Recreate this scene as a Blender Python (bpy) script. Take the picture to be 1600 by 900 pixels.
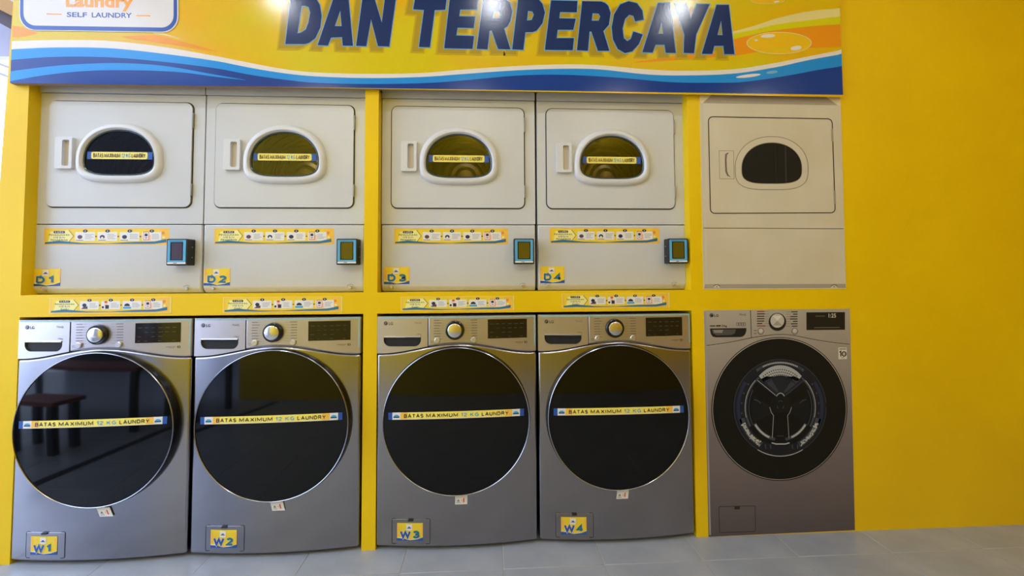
import bpy, bmesh, math, random
from mathutils import Vector, Matrix
from mathutils.geometry import tessellate_polygon
random.seed(7)
S = bpy.context.scene
for o in list(bpy.data.objects): bpy.data.objects.remove(o)
PI = math.pi

# ------------------------------------------------------------------ camera
CAM = Vector((1.4753, -1.8165, 1.1532)); YAW, PITCH, ROLL = 0.05284, 0.03886, -0.00519
FOC, PPX, PPY = 650.0, 800.0, 402.66
cy_, sy_ = math.cos(YAW), math.sin(YAW); cp_, sp_ = math.cos(PITCH), math.sin(PITCH); cr_, sr_ = math.cos(ROLL), math.sin(ROLL)
FWD = Vector((sy_*cp_, cy_*cp_, sp_)); R0 = Vector((cy_, -sy_, 0)); U0 = R0.cross(FWD)
RGT = R0*cr_ + U0*sr_; UPV = U0*cr_ - R0*sr_
cd = bpy.data.cameras.new('camera'); cam = bpy.data.objects.new('camera', cd); S.collection.objects.link(cam)
cam.matrix_world = Matrix(((RGT.x, UPV.x, -FWD.x, CAM.x), (RGT.y, UPV.y, -FWD.y, CAM.y), (RGT.z, UPV.z, -FWD.z, CAM.z), (0, 0, 0, 1)))
cd.sensor_width = 36.0; cd.lens = 36.0*FOC/1600; cd.shift_x = 0.0; cd.shift_y = (PPY-450)/1600.0
cd.clip_start = 0.02; S.camera = cam

# ------------------------------------------------------------------ world, exposure
w = bpy.data.worlds.new('sky'); S.world = w; w.use_nodes = True
bgn = w.node_tree.nodes['Background']; bgn.inputs[0].default_value = (0.58, 0.71, 1.0, 1); bgn.inputs[1].default_value = 6.0
S.view_settings.view_transform = 'Standard'; S.view_settings.look = 'None'
S.view_settings.gamma = 1.0; S.view_settings.use_curve_mapping = False
S.view_settings.exposure = -0.13
LAMP = 32.0          # emission of the added fill lamps; the ceiling lamps glow brighter

# ------------------------------------------------------------------ helpers
def px(x, y, Y=0.0):
    "point of the plane Y=const seen at a photograph pixel"
    d = FWD + RGT*((x-PPX)/FOC) + UPV*((PPY-y)/FOC)
    t = (Y-CAM.y)/d.y
    p = CAM + d*t
    return (p.x, p.z)
def lin(c):
    return tuple(((v/255)/12.92 if v/255 <= .04045 else ((v/255+.055)/1.055)**2.4) for v in c)
MATS = {}
def mat(name, rgb, rough=.5, metal=0, emit=None, es=0, spec=.5, coat=0, ior=None):
    if name in MATS: return MATS[name]
    m = bpy.data.materials.new(name); m.use_nodes = True
    b = m.node_tree.nodes['Principled BSDF']
    b.inputs['Base Color'].default_value = (*lin(rgb), 1); b.inputs['Roughness'].default_value = rough
    b.inputs['Metallic'].default_value = metal; b.inputs['Specular IOR Level'].default_value = .22 if name.startswith('poster') else spec
    if name.startswith('poster'): b.inputs['Roughness'].default_value = .65
    b.inputs['Coat Weight'].default_value = coat; b.inputs['Coat Roughness'].default_value = .08
    if ior: b.inputs['IOR'].default_value = ior
    if emit: b.inputs['Emission Color'].default_value = (*lin(emit), 1); b.inputs['Emission Strength'].default_value = es
    MATS[name] = m; return m
def nodes(m): return m.node_tree.nodes, m.node_tree.links, m.node_tree.nodes['Principled BSDF']
def noisecol(m, c1, c2, scale=4, detail=3, stretch=(1, 1, 1), bump=0, bscale=60, lo=.35, hi=.65):
    n, l, b = nodes(m)
    tc = n.new('ShaderNodeTexCoord'); mp = n.new('ShaderNodeMapping'); mp.inputs['Scale'].default_value = stretch
    l.new(tc.outputs['Object'], mp.inputs[0])
    nz = n.new('ShaderNodeTexNoise'); nz.inputs['Scale'].default_value = scale; nz.inputs['Detail'].default_value = detail
    l.new(mp.outputs[0], nz.inputs[0])
    r = n.new('ShaderNodeValToRGB'); r.color_ramp.elements[0].position = lo; r.color_ramp.elements[1].position = hi
    r.color_ramp.elements[0].color = (*lin(c1), 1); r.color_ramp.elements[1].color = (*lin(c2), 1)
    l.new(nz.outputs[0], r.inputs[0]); l.new(r.outputs[0], b.inputs['Base Color'])
    if bump:
        n2 = n.new('ShaderNodeTexNoise'); n2.inputs['Scale'].default_value = bscale; n2.inputs['Detail'].default_value = 4
        l.new(mp.outputs[0], n2.inputs[0])
        bp = n.new('ShaderNodeBump'); bp.inputs['Strength'].default_value = bump; bp.inputs['Distance'].default_value = .002
        l.new(n2.outputs[0], bp.inputs['Height']); l.new(bp.outputs[0], b.inputs['Normal'])
    return m
YEL = noisecol(mat('yellow_paint', (238, 200, 4), .45, spec=.3), (231, 191, 3), (238, 200, 4), 1.6, 5, bump=.12, bscale=90)
WHT = noisecol(mat('white_enamel', (226, 225, 222), .28), (200, 202, 206), (205, 207, 211), 3)
FRM = mat('white_plastic', (212, 213, 218), .3)
STL = mat('brushed_steel', (156, 154, 160), .2, 1)
PNL = mat('satin_steel_panel', (190, 184, 184), .38, .92)
SID = mat('grey_side_panel', (96, 97, 100), .4, .6)
DRK = mat('dark_inside', (14, 14, 15), .7)
GAP = mat('dark_seam', (52, 50, 48), .7)
RIM = mat('black_gloss_plastic', (12, 12, 13), .22)
GLS = mat('black_glass', (7, 7, 9), .05, spec=.5, ior=1.38)
CHR = mat('polished_chrome', (225, 225, 228), .12, 1)
BTN = mat('satin_button', (205, 202, 200), .3, .8)
BLK = mat('black_plastic', (24, 24, 27), .45)
INK = mat('dark_ink', (44, 42, 48), .5)
INKF = mat('faint_ink', (112, 102, 98), .5)
SCR = mat('display_glass', (22, 20, 20), .12)
SCRM = mat('display_marks', (70, 66, 58), .3)
PAY = mat('light_blue_plastic', (84, 168, 214), .35)
LCD = mat('lcd_gold_reflection', (96, 84, 20), .12); LCDP = mat('dark_lcd', (74, 60, 72), .1)  # the gold is a reflection put into the screen colour
PWH = mat('print_white', (228, 226, 224), .4); PYE = mat('print_yellow', (238, 206, 44), .4)
POR = mat('print_orange', (242, 190, 66), .4); PBL = mat('print_deep_blue', (30, 80, 165), .4)
PLB = mat('print_sky_blue', (60, 160, 215), .4); PNV = mat('print_navy', (30, 34, 66), .4)
PTE = mat('print_teal', (30, 110, 150), .4); PRD = mat('print_red', (215, 80, 60), .4)
PGR = mat('print_grey', (120, 120, 124), .4); PPI = mat('print_pale_pink', (238, 190, 165), .4)
RAMP = {}
def link(o, parent=None):
    S.collection.objects.link(o)
    if parent is not None: o.parent = parent
    return o
def mobj(name, verts, faces, mats, parent=None, mi=None, smooth=False, bevel=0, seg=2, loc=None):
    me = bpy.data.meshes.new(name); me.from_pydata([tuple(v) for v in verts], [], faces)
    if not isinstance(mats, (list, tuple)): mats = [mats]
    for m in mats: me.materials.append(m)
    if mi: me.polygons.foreach_set('material_index', mi)
    me.validate(); me.update()
    o = bpy.data.objects.new(name, me); link(o, parent)
    if loc: o.location = loc
    if smooth or bevel: shade(o)
    if bevel:
        b = o.modifiers.new('bevel', 'BEVEL'); b.width = bevel; b.segments = seg; b.limit_method = 'ANGLE'; b.angle_limit = .6; b.harden_normals = False
    return o
def shade(o, ang=.7):
    me = o.data
    for p in me.polygons: p.use_smooth = True
    try: me.set_sharp_from_angle(angle=ang)
    except Exception: pass
def fixn(o):
    bm = bmesh.new(); bm.from_mesh(o.data); bmesh.ops.recalc_face_normals(bm, faces=bm.faces); bm.to_mesh(o.data); bm.free(); return o
class MB:
    "collects pieces of ONE mesh"
    def __init__(s): s.v = []; s.f = []; s.m = []
    def box(s, x0, x1, y0, y1, z0, z1, mi=0):
        n = len(s.v)
        s.v += [(x, y, z) for z in (z0, z1) for y in (y0, y1) for x in (x0, x1)]
        s.f += [tuple(n+i for i in q) for q in ((0, 2, 3, 1), (4, 5, 7, 6), (0, 1, 5, 4), (2, 6, 7, 3), (0, 4, 6, 2), (1, 3, 7, 5))]
        s.m += [mi]*6; return s
    def prism(s, loops, y0, y1, mi=0):
        "loops: outer then holes, as (x,z) lists; front at y0 (towards -Y)"
        n = len(s.v); flat = [p for L in loops for p in L]; k = len(flat)
        s.v += [(p[0], y0, p[1]) for p in flat] + [(p[0], y1, p[1]) for p in flat]
        tr = tessellate_polygon([[Vector((p[0], p[1], 0)) for p in L] for L in loops])
        for t in tr:
            s.f.append(tuple(n+i for i in t)); s.f.append(tuple(n+k+i for i in reversed(t))); s.m += [mi, mi]
        a = 0
        for L in loops:
            c = len(L)
            for i in range(c):
                j = (i+1) % c; s.f.append((n+a+i, n+a+j, n+k+a+j, n+k+a+i)); s.m.append(mi)
            a += c
        return s
    def loft(s, rings, mi=0, cap0=True, cap1=True):
        "rings: lists of 3-D points with the same count"
        n = len(s.v); c = len(rings[0])
        for r in rings: s.v += [tuple(p) for p in r]
        for a in range(len(rings)-1):
            for i in range(c):
                j = (i+1) % c; s.f.append((n+a*c+i, n+a*c+j, n+(a+1)*c+j, n+(a+1)*c+i)); s.m.append(mi)
        if cap0: s.f.append(tuple(n+i for i in range(c))); s.m.append(mi)
        if cap1: s.f.append(tuple(n+(len(rings)-1)*c+i for i in reversed(range(c)))); s.m.append(mi)
        return s
    def bar(s, a, b, r, seg=8, mi=0):
        a = Vector(a); b = Vector(b); d = (b-a).normalized(); u = d.orthogonal().normalized(); w = d.cross(u)
        return s.loft([[p + (u*math.cos(t*2*PI/seg) + w*math.sin(t*2*PI/seg))*r for t in range(seg)] for p in (a, b)], mi)
    def build(s, name, mats, parent=None, bevel=0, smooth=False, seg=2, loc=None):
        o = mobj(name, s.v, s.f, mats, parent, s.m, False, 0, 2, loc); fixn(o)
        if smooth or bevel: shade(o)
        if bevel:
            b = o.modifiers.new('bevel', 'BEVEL'); b.width = bevel; b.segments = seg; b.limit_method = 'ANGLE'; b.angle_limit = .6
        return o
def rrect(x0, x1, z0, z1, r, n=5):
    if not isinstance(r, (list, tuple)): r = [r]*4      # bl br tr tl
    out = []
    for (cx, cz, a0, rr) in ((x0+r[0], z0+r[0], PI, r[0]), (x1-r[1], z0+r[1], 1.5*PI, r[1]), (x1-r[2], z1-r[2], 0, r[2]), (x0+r[3], z1-r[3], .5*PI, r[3])):
        if rr == 0: out.append((cx, cz)); continue
        for i in range(n+1):
            a = a0 + i*.5*PI/n; out.append((cx+rr*math.cos(a), cz+rr*math.sin(a)))
    return out
def ell(cx, cz, rx, rz, n=32, a0=0, a1=2*PI, tilt=0):
    full = abs(a1-a0-2*PI) < 1e-6; pts = []
    for i in range(n if full else n+1):
        a = a0+(a1-a0)*i/n; x, z = rx*math.cos(a), rz*math.sin(a)
        pts.append((cx+x*math.cos(tilt)-z*math.sin(tilt), cz+x*math.sin(tilt)+z*math.cos(tilt)))
    return pts
TX = {}
def textgeo(s, bold=0.0):
    k = (s, bold)
    if k in TX: return TX[k]
    c = bpy.data.curves.new('t', 'FONT'); c.body = s; c.resolution_u = 3; c.offset = bold; c.size = 1.0
    o = bpy.data.objects.new('t', c); S.collection.objects.link(o)
    dg = bpy.context.evaluated_depsgraph_get(); me = bpy.data.meshes.new_from_object(o.evaluated_get(dg))
    v = [(p.co.x, p.co.y) for p in me.vertices]; f = [tuple(p.vertices) for p in me.polygons]
    bpy.data.objects.remove(o); bpy.data.meshes.remove(me); bpy.data.curves.remove(c)
    xs = [p[0] for p in v]; x0, x1 = min(xs), max(xs)
    TX[k] = ([((p[0]-x0)/(x1-x0), p[1]/.73) for p in v], f); return TX[k]
class Print:
    "flat print: coloured layers 0.3 mm apart, ONE mesh"
    def __init__(s, T=None, step=.0003): s.v = []; s.f = []; s.m = []; s.mats = []; s.T = T; s.step = step
    def mi(s, m):
        if m not in s.mats: s.mats.append(m)
        return s.mats.index(m)
    def add(s, pts, faces, m, L):
        n = len(s.v)
        for p in pts:
            q = s.T(*p) if s.T else p
            s.v.append((q[0], -L*s.step, q[1]))
        i = s.mi(m)
        for f in faces: s.f.append(tuple(n+k for k in f)); s.m.append(i)
    def poly(s, loops, m, L):
        if not isinstance(loops[0][0], (list, tuple)): loops = [loops]
        flat = [p for l in loops for p in l]
        s.add(flat, tessellate_polygon([[Vector((p[0], p[1], 0)) for p in l] for l in loops]), m, L); return s
    def rect(s, x0, x1, z0, z1, m, L, nx=1):
        pts = []; fs = []
        for i in range(nx+1):
            x = x0+(x1-x0)*i/nx; pts += [(x, z0), (x, z1)]
            if i: a = 2*i; fs.append((a-2, a, a+1, a-1))
        s.add(pts, fs, m, L); return s
    def ring(s, outer, inner, m, L):
        n = len(outer); s.add(list(outer)+list(inner), [(i, (i+1) % n, n+(i+1) % n, n+i) for i in range(n)], m, L); return s
    def band(s, top, bot, m, L):
        n = len(top); s.add(list(top)+list(bot), [(i, i+1, n+i+1, n+i) for i in range(n-1)], m, L); return s
    def line(s, pts, wd, m, L, closed=False):
        n = len(pts); a = []; b = []
        for i in range(n):
            p = Vector(pts[i]); q0 = Vector(pts[(i-1) % n]) if (closed or i > 0) else None; q1 = Vector(pts[(i+1) % n]) if (closed or i < n-1) else None
            d0 = (p-q0).normalized() if q0 is not None else None; d1 = (q1-p).normalized() if q1 is not None else None
            if d0 is None: d0 = d1
            if d1 is None: d1 = d0
            t = (d0+d1)
            t = t.normalized() if t.length > .2 else d0
            nn = Vector((-t.y, t.x)); c = max(.45, nn.dot(Vector((-d0.y, d0.x))))
            a.append(tuple(p+nn*wd/2/c)); b.append(tuple(p-nn*wd/2/c))
        fs = [(i, (i+1) % n, n+(i+1) % n, n+i) for i in range(n if closed else n-1)]
        s.add(a+b, fs, m, L); return s
    def text(s, t, x0, x1, z0, h, m, L, bold=.0, shear=0, rise=0):
        v, f = textgeo(t, bold); W = x1-x0
        s.add([(x0+p[0]*W+shear*p[1]*h, z0+p[1]*h+rise*p[0]) for p in v], f, m, L); return s
    def build(s, name, parent=None, loc=(0, 0, 0), warp=None, rot=None):
        v = s.v
        if warp: v = [(p[0], p[1]+warp(p[0], p[2]), p[2]) for p in v]
        # faces must look towards -Y
        fs = []
        for f in s.f:
            a, b, c = (Vector(v[f[0]]), Vector(v[f[1]]), Vector(v[f[2]]))
            fs.append(f if (b-a).cross(c-a).y <= 0 else tuple(reversed(f)))
        o = mobj(name, v, fs, s.mats, parent, s.m); o.location = loc
        if rot: o.rotation_euler = rot
        return o
def arcp(cx, cz, r, a0, a1, n=6, rz=None):
    return [(cx+r*math.cos(math.radians(a0+(a1-a0)*i/n)), cz+(rz or r)*math.sin(math.radians(a0+(a1-a0)*i/n))) for i in range(n+1)]
SF = {
 'A': (.72, [[(0, 0), (.36, 1), (.72, 0)], [(.13, .3), (.59, .3)]]), 'B': (.6, [[(.3, .53), (0, .53), (0, 0), (.34, 0)]+arcp(.34, .265, .26, -90, 90)+[(.3, .53)], [(0, .53), (0, 1), (.3, 1)]+arcp(.3, .765, .24, 90, -90)+[(.2, .53)]]),
 'C': (.66, [arcp(.36, .5, .36, 50, 310, 12, .5)]), 'E': (.54, [[(.54, 1), (0, 1), (0, 0), (.54, 0)], [(0, .52), (.48, .52)]]), 'D': (.64, [[(0, 0), (0, 1), (.3, 1)]+arcp(.3, .5, .34, 90, -90, 8, .5)+[(0, 0)]]),
 'G': (.7, [arcp(.36, .5, .36, 50, 330, 12, .5)+[(.68, .42), (.42, .42)]]), 'I': (.0, [[(0, 0), (0, 1)]]), 'J': (.4, [[(.4, 1), (.4, .25)]+arcp(.2, .2, .2, 0, -170)]), 'K': (.62, [[(0, 0), (0, 1)], [(0, .38), (.58, 1)], [(.18, .56), (.62, 0)]]),
 'L': (.5, [[(0, 1), (0, 0), (.5, 0)]]), 'M': (.8, [[(0, 0), (0, 1), (.4, .15), (.8, 1), (.8, 0)]]), 'N': (.64, [[(0, 0), (0, 1), (.64, 0), (.64, 1)]]),
 'P': (.6, [[(0, 0), (0, 1), (.34, 1)]+arcp(.34, .75, .25, 90, -90)+[(0, .5)]]), 'R': (.62, [[(0, 0), (0, 1), (.34, 1)]+arcp(.34, .75, .25, 90, -90)+[(0, .5)], [(.3, .5), (.62, 0)]]), 'S': (.56, [arcp(.28, .75, .26, 30, 270)+arcp(.28, .25, .28, 90, -150)]), 'T': (.6, [[(0, 1), (.6, 1)], [(.3, 1), (.3, 0)]]),
 'U': (.62, [[(0, 1), (0, .3)]+arcp(.31, .3, .31, 180, 360, 8)+[(.62, 1)]]), 'X': (.66, [[(0, 0), (.66, 1)], [(0, 1), (.66, 0)]]), 'Y': (.66, [[(0, 1), (.33, .48), (.66, 1)], [(.33, .48), (.33, 0)]]),
 'W': (.95, [[(0, 1), (.24, 0), (.475, .9), (.71, 0), (.95, 1)]]), '3': (.52, [arcp(.25, .75, .25, 160, -80, 8)+arcp(.25, .27, .28, 80, -160, 8)]), '4': (.58, [[(.42, 0), (.42, 1), (0, .3), (.6, .3)]]),
 '1': (.3, [[(0, .75), (.28, 1), (.28, 0)]]), '2': (.54, [arcp(.27, .72, .27, 160, -30, 8)+[(0, 0), (.56, 0)]])}
def word(p, t, x0, x1, z0, h, m, L, wt=.2):
    "heavy sans capitals drawn as strokes, fitted between x0 and x1"
    gap = .36; tot = sum(SF[c][0] for c in t)+gap*(len(t)-1)+wt
    k = (x1-x0)/tot; hh = h*(1-wt); x = wt/2
    for c in t:
        wd, st = SF[c]
        for q in st: p.line([(x0+(x+u)*k, z0+h*wt/2+v*hh) for (u, v) in q], wt*h, m, L, False)
        x += wd+gap
def interp(pts, xs):
    out = []
    for x in xs:
        n = len(pts)
        i = 0
        while i < n-2 and x > pts[i+1][0]: i += 1
        (x0, y0), (x1, y1) = pts[i], pts[i+1]
        m0 = (pts[i+1][1]-pts[i-1][1])/(pts[i+1][0]-pts[i-1][0]) if i > 0 else (y1-y0)/(x1-x0)
        m1 = (pts[i+2][1]-y0)/(pts[i+2][0]-x0) if i < n-2 else (y1-y0)/(x1-x0)
        h = x1-x0; t = (x-x0)/h
        out.append((x, (2*t**3-3*t**2+1)*y0+(t**3-2*t**2+t)*h*m0+(-2*t**3+3*t**2)*y1+(t**3-t**2)*h*m1))
    return out
def lathe(name, prof, c, m, parent, seg=64, mi=None, mats=None):
    "profile of (r, y) turned about the Y axis through c=(x,z)"
    v = []; f = []; mm = []
    for (r, y) in prof:
        for k in range(seg):
            a = 2*PI*k/seg; v.append((c[0]+r*math.cos(a), y, c[1]+r*math.sin(a)))
    for i in range(len(prof)-1):
        for k in range(seg):
            j = (k+1) % seg; f.append((i*seg+k, i*seg+j, (i+1)*seg+j, (i+1)*seg+k)); mm.append(mi[i] if mi else 0)
    if prof[0][0] > 0: pass
    o = mobj(name, v, f, mats or m, parent, mm)
    bm = bmesh.new(); bm.from_mesh(o.data); bmesh.ops.remove_doubles(bm, verts=bm.verts, dist=1e-6); bmesh.ops.recalc_face_normals(bm, faces=bm.faces); bm.to_mesh(o.data); bm.free()
    shade(o, .6); return o
def tag(o, label=None, cat=None, group=None, kind=None):
    if label: o['label'] = label
    if cat: o['category'] = cat
    if group: o['group'] = group
    if kind: o['kind'] = kind
    return o
def empty(name, loc, label, cat, group=None):
    o = bpy.data.objects.new(name, None); o.empty_display_size = .05; link(o); o.location = loc
    return tag(o, label, cat, group)
def copy_tree(o, parent=None):
    c = o.copy(); S.collection.objects.link(c)
    if parent is not None: c.parent = parent
    for ch in [x for x in KIDS.get(o.name, [])]: copy_tree(ch, c)
    return c
KIDS = {}
def index_kids():
    KIDS.clear()
    for o in bpy.data.objects:
        if o.parent is not None: KIDS.setdefault(o.parent.name, []).append(o)
def cut(o, cutter):
    "boolean difference, applied at once; the cutter is removed"
    md = o.modifiers.new('cut', 'BOOLEAN'); md.operation = 'DIFFERENCE'; md.solver = 'EXACT'; md.object = cutter
    bpy.context.view_layer.update()
    me = bpy.data.meshes.new_from_object(o.evaluated_get(bpy.context.evaluated_depsgraph_get()))
    o.modifiers.remove(md); o.data = me
    bpy.data.objects.remove(cutter); return o

# ------------------------------------------------------------------ setting: wall with recesses
CEIL = 3.2
PL, P0, PM0, PM1, PR = -.52, -.450, .934, .992, 2.372
WR = 5.2
SH0, SH1, HD = .986, 1.076, 1.962
mb = MB()
mb.prism([[(PL-.075, 0), (P0, 0), (P0, CEIL), (PL+.02, CEIL)]], 0, .80)                 # left post, a little wider at its foot
mb.box(PM0, PM1, 0, .75, 0, HD)                 # post between the pairs
mb.box(PR, WR, 0, .80, 0, CEIL)                 # solid right part
mb.box(P0, PM0, 0, .75, SH0, SH1); mb.box(PM1, PR, 0, .75, SH0, SH1)    # shelf band
mb.box(P0, PR, 0, .80, HD+.045, CEIL)           # header behind the banner
mb.box(P0, PR, .75, .80, 0, HD+.045)            # back of the recesses
o = mb.build('wall_back', YEL); tag(o, 'bright yellow painted wall with four recesses for the machines', kind='structure')

# floor slab (its top shows as the joints) and the tiles on it
TILE = noisecol(mat('grey_floor_tile', (156, 161, 169), .26, spec=.5), (149, 154, 162), (163, 167, 175), 5, 6, bump=.08, bscale=50)
GRT = mat('pale_grout', (168, 166, 160), .8)
mb = MB(); mb.box(-6.5, WR, -7.0, .80, -.06, -.0012)
fl = mb.build('floor', GRT); tag(fl, kind='structure')
X0 = -.0753; YR = -.145
tv = MB(); g = .0015
tv.box(g, .4-g, g, .4-g, -.010, 0)
t0 = None
for i in range(-5, 13):
    for j in range(-7, 2):
        if t0 is None: t0 = tv.build('tile', TILE, fl, bevel=.0009, seg=1); t = t0
        else: t = t0.copy(); S.collection.objects.link(t)
        t.location = (X0+.4*i, YR+.4*j, random.uniform(-.0004, .0004))
        t.rotation_euler = (0, 0, random.choice((0, 0, 0)))
mb = MB()
for (a, b, c, d) in ((-6.5, X0-2.0, -7, .8), (X0+5.2, WR, -3.2, .8), (X0-2.0, WR, -7, YR-2.8)):
    mb.box(a, b, c, d, -.01, -.0005)
tag(mb.build('paving', TILE, fl), kind='stuff')
mb = MB(); mb.box(-1.25, WR, -2.85, .80, CEIL, CEIL+.1)
tag(mb.build('ceiling', mat('ceiling_white', (226, 224, 218), .7)), kind='structure')
mb = MB(); mb.box(-1.25, WR, -2.85, -2.7, 0, CEIL)
tag(mb.build('wall_front', YEL), kind='structure')
mb = MB(); mb.box(WR, WR+.15, -2.85, .80, 0, CEIL+.1)
tag(mb.build('wall_right', YEL), kind='structure')

# ------------------------------------------------------------------ ceiling lamps (seen mirrored in the banner) and added fill lamps
EMI = mat('fill_lamp_glow', (255, 255, 255), .5, emit=(246, 250, 255), es=LAMP)
EMN = mat('lamp_glow_bright', (255, 255, 255), .5, emit=(240, 246, 255), es=LAMP*6)
LM = [(-.06, -1.26, 'round ceiling downlight nearest the open left end, close to the banner'), (1.50, -1.26, 'round ceiling downlight in front of the middle of the banner'), (2.92, -1.26, 'round ceiling downlight in front of the right end of the banner')]
LM += [(x, -2.56, 'added fill lamp, an unseen round disc by the opposite yellow wall, '+t) for x, t in ((-.2, 'leftmost of four'), (1.3, 'second of four from the left'), (2.8, 'third of four from the left'), (4.3, 'rightmost of four'))]  # added out of view to even the light down the machine wall
for (x, y, lab) in LM:
    far = y < -2; s_ = 1.45 if far else .6
    r = empty('fill_lamp' if far else 'ceiling_lamp', (x, y, CEIL-(.24 if far else 0)), lab, 'lamp', 'added fill lamps' if far else 'ceiling downlights')
    if far: MB().bar((0, 0, -.005), (0, 0, .24), .008).build('stem', FRM, r)
    def disc(rr, z0, z1): return [[(rr*s_*math.cos(a*PI/16), rr*s_*math.sin(a*PI/16), z) for a in range(32)] for z in (z0, z1)]
    MB().loft(disc(.12, -.03, 0)).build('housing', FRM, r, smooth=True)
    MB().loft(disc(.10, -.036, -.031)).build('diffuser', EMI if far else EMN, r)

# ------------------------------------------------------------------ washers
HW = .341; BOW = .023; WZ0, WZ1 = .016, .974
def yb(x): return -BOW*(1-(x/HW)**2)
def seam(x):
    u = max(-1, min(1, (x+.0)/.335)); return .8155 + .0425*math.cos(PI*u/2)**2
def bowslab(name, xa, xb, zlo, zhi, yback, m, parent, n=28, bevel=.003, inset=0, rows=1, lean=None):
    xs = [xa+(xb-xa)*i/n for i in range(n+1)]
    mbx = MB(); rings = []
    for r in range(rows+1):
        t = r/rows; ring = []
        for x in xs:
            z = zlo(x)+(zhi(x)-zlo(x))*t; ring.append((x, yb(x)+inset+(lean(z) if lean else 0), z))
        ring += [(xb, yback, zlo(xb)+(zhi(xb)-zlo(xb))*t), (xa, yback, zlo(xa)+(zhi(xa)-zlo(xa))*t)]
        rings.append(ring)
    mbx.loft(rings)
    return mbx.build(name, m, parent, bevel=bevel, seg=3)
W_DATA = [(-.110, 'W1', 'leftmost silver front-load washer, sky and street reflected in its door, sticker W1'),
          (.583, 'W2', 'silver front-load washer left of the yellow middle post, sticker W2'),
          (1.334, 'W3', 'silver front-load washer right of the yellow middle post, sticker W3'),
          (2.024, 'W4', 'silver front-load washer beside the flat printed washer poster, sticker W4')]
DZ = .5385; DR = .3055; DY = -.042       # door centre height, radius, front plane
def dome(x, z): return -.009*max(0, 1-((x*x+(z-DZ)**2)/(DR*DR)))
def make_washer():
    r = empty('washing_machine', (0, 0, 0), 'x', 'washing machine', 'silver front-load washers')
    def blean(z): return .012*max(0, (.05-z)/.03)
    bowslab('cabinet', -HW, HW, lambda x: WZ0, lambda x: seam(x)-.0015, .66, [STL], r, bevel=.009)
    # dark chassis seen in the seams
    c = bowslab('chassis', -HW+.006, HW-.006, lambda x: WZ0+.02, lambda x: WZ1-.006, .65, DRK, r, n=12, bevel=0, inset=.006)
    sp = -.1235
    mb = MB(); mb.box(-HW, HW, .030, .66, .818, WZ1); mb.build('top_cover', SID, r, bevel=.006)
    bowslab('control_panel', sp+.0012, HW, lambda x: seam(x)+.0015, lambda x: WZ1, .029, PNL, r, bevel=.005)
    dw = bowslab('detergent_drawer', -HW, sp-.0012, lambda x: seam(x)+.0015, lambda x: WZ1, .029, PNL, r, bevel=0, n=14)
    hl = rrect(-.313, -.153, .847, .889, [.028, .028, .003, .003], 8)
    k = MB().prism([hl], -.10, .012).build('cutter', DRK)
    cut(dw, k); shade(dw)
    b = dw.modifiers.new('bevel', 'BEVEL'); b.width = .0025; b.segments = 2; b.limit_method = 'ANGLE'; b.angle_limit = .6
    # pocket floor, grip lip
    mb = MB(); mb.prism([rrect(-.311, -.155, .849, .8875, [.026, .026, .002, .002], 8)], .004, .008)
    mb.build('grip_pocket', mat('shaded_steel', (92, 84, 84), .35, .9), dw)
    rings = []
    for i in range(13):
        x = -.311+.156*i/12; y = yb(x)
        rings.append([(x, y-.003, .8905), (x, y-.0045, .8875), (x, y-.001, .8835), (x, y+.008, .8835), (x, y+.008, .8905)])
    MB().loft(rings).build('grip_lip', CHR, dw, bevel=.0008)
    # knob
    kx, kz = -.009, .915; ky = yb(kx)
    kn = lathe('knob', [(0, ky-.020), (.026, ky-.020), (.029, ky-.018), (.030, ky-.015), (.030, ky-.006)], (kx, kz), CHR, r, 48)
    kn.data.materials[0] = mat('knob_face', (214, 212, 210), .2, .95)
    lathe('knob_ring', [(.0302, ky-.012), (.036, ky-.013), (.040, ky-.010), (.041, ky+.004)], (kx, kz), RIM, kn, 48)
    for bx in (-.084, .071):
        by = yb(bx)
        lathe('button', [(0, by-.007), (.010, by-.007), (.0122, by-.005), (.013, by+.003)], (bx, .872), BTN, r, 28)
    # display
    ds = rrect(.131, .300, .877, .9585, .002, 2)
    p = Print(); nx = 10
    p.rect(.131, .300, .877, .9585, SCR, 2, 10)
    for rr in range(4):
        for cc in range(6):
            if random.random() < .8:
                x0 = .140+cc*.026; z0 = .884+rr*.018; p.rect(x0, x0+random.uniform(.010, .018), z0, z0+.0022, SCRM, 3)
    p.build('display', r, warp=lambda x, z: yb(x)-.0004)
    # printed marks
    p = Print(); L = 2
    p.poly(ell(-.304, .945, .0085, .0085, 20), INK, L)
    p.line(ell(-.304, .945, .005, .005, 12, 0, 1.5*PI), .001, PNL, L+1); p.rect(-.3045, -.3035, .9415, .9485, PNL, L+1)
    p.text('LG', -.291, -.273, .9385, .012, INK, L, .02)
    p.text('ThinQ', -.180, -.151, .943, .008, INKF, L, .0)
    p.text('19kg', -.171, -.151, .896, .006, INKF, L, .0)
    for i in range(8):
        z = .957-i*.0112
        wl = random.uniform(.022, .032); p.rect(-.098, -.098+wl, z-.0014, z+.0014, INKF, L); p.rect(-.098+wl, -.056, z-.0003, z+.0003, INKF, L)
        wr = random.uniform(.020, .032); p.rect(.086-wr, .086, z-.0014, z+.0014, INKF, L); p.rect(.038, .086-wr, z-.0003, z+.0003, INKF, L)
    p.rect(-.113, -.101, .869, .8705, INKF, L); p.rect(-.113, -.101, .863, .8645, INKF, L)
    word(p, '1', .2872, .2905, .8525, .010, INK, L, .17); p.line(ell(.296, .8575, .0042, .0042, 16), .0017, INK, L, True); p.rect(.293, .299, .857, .858, INK, L); p.rect(.247, .283, .858, .8595, INK, L); p.rect(.258, .277, .8535, .8548, INKF, L)
    tag(p.build('panel_print', r, warp=lambda x, z: yb(x)-.0002), kind='stuff')
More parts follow.
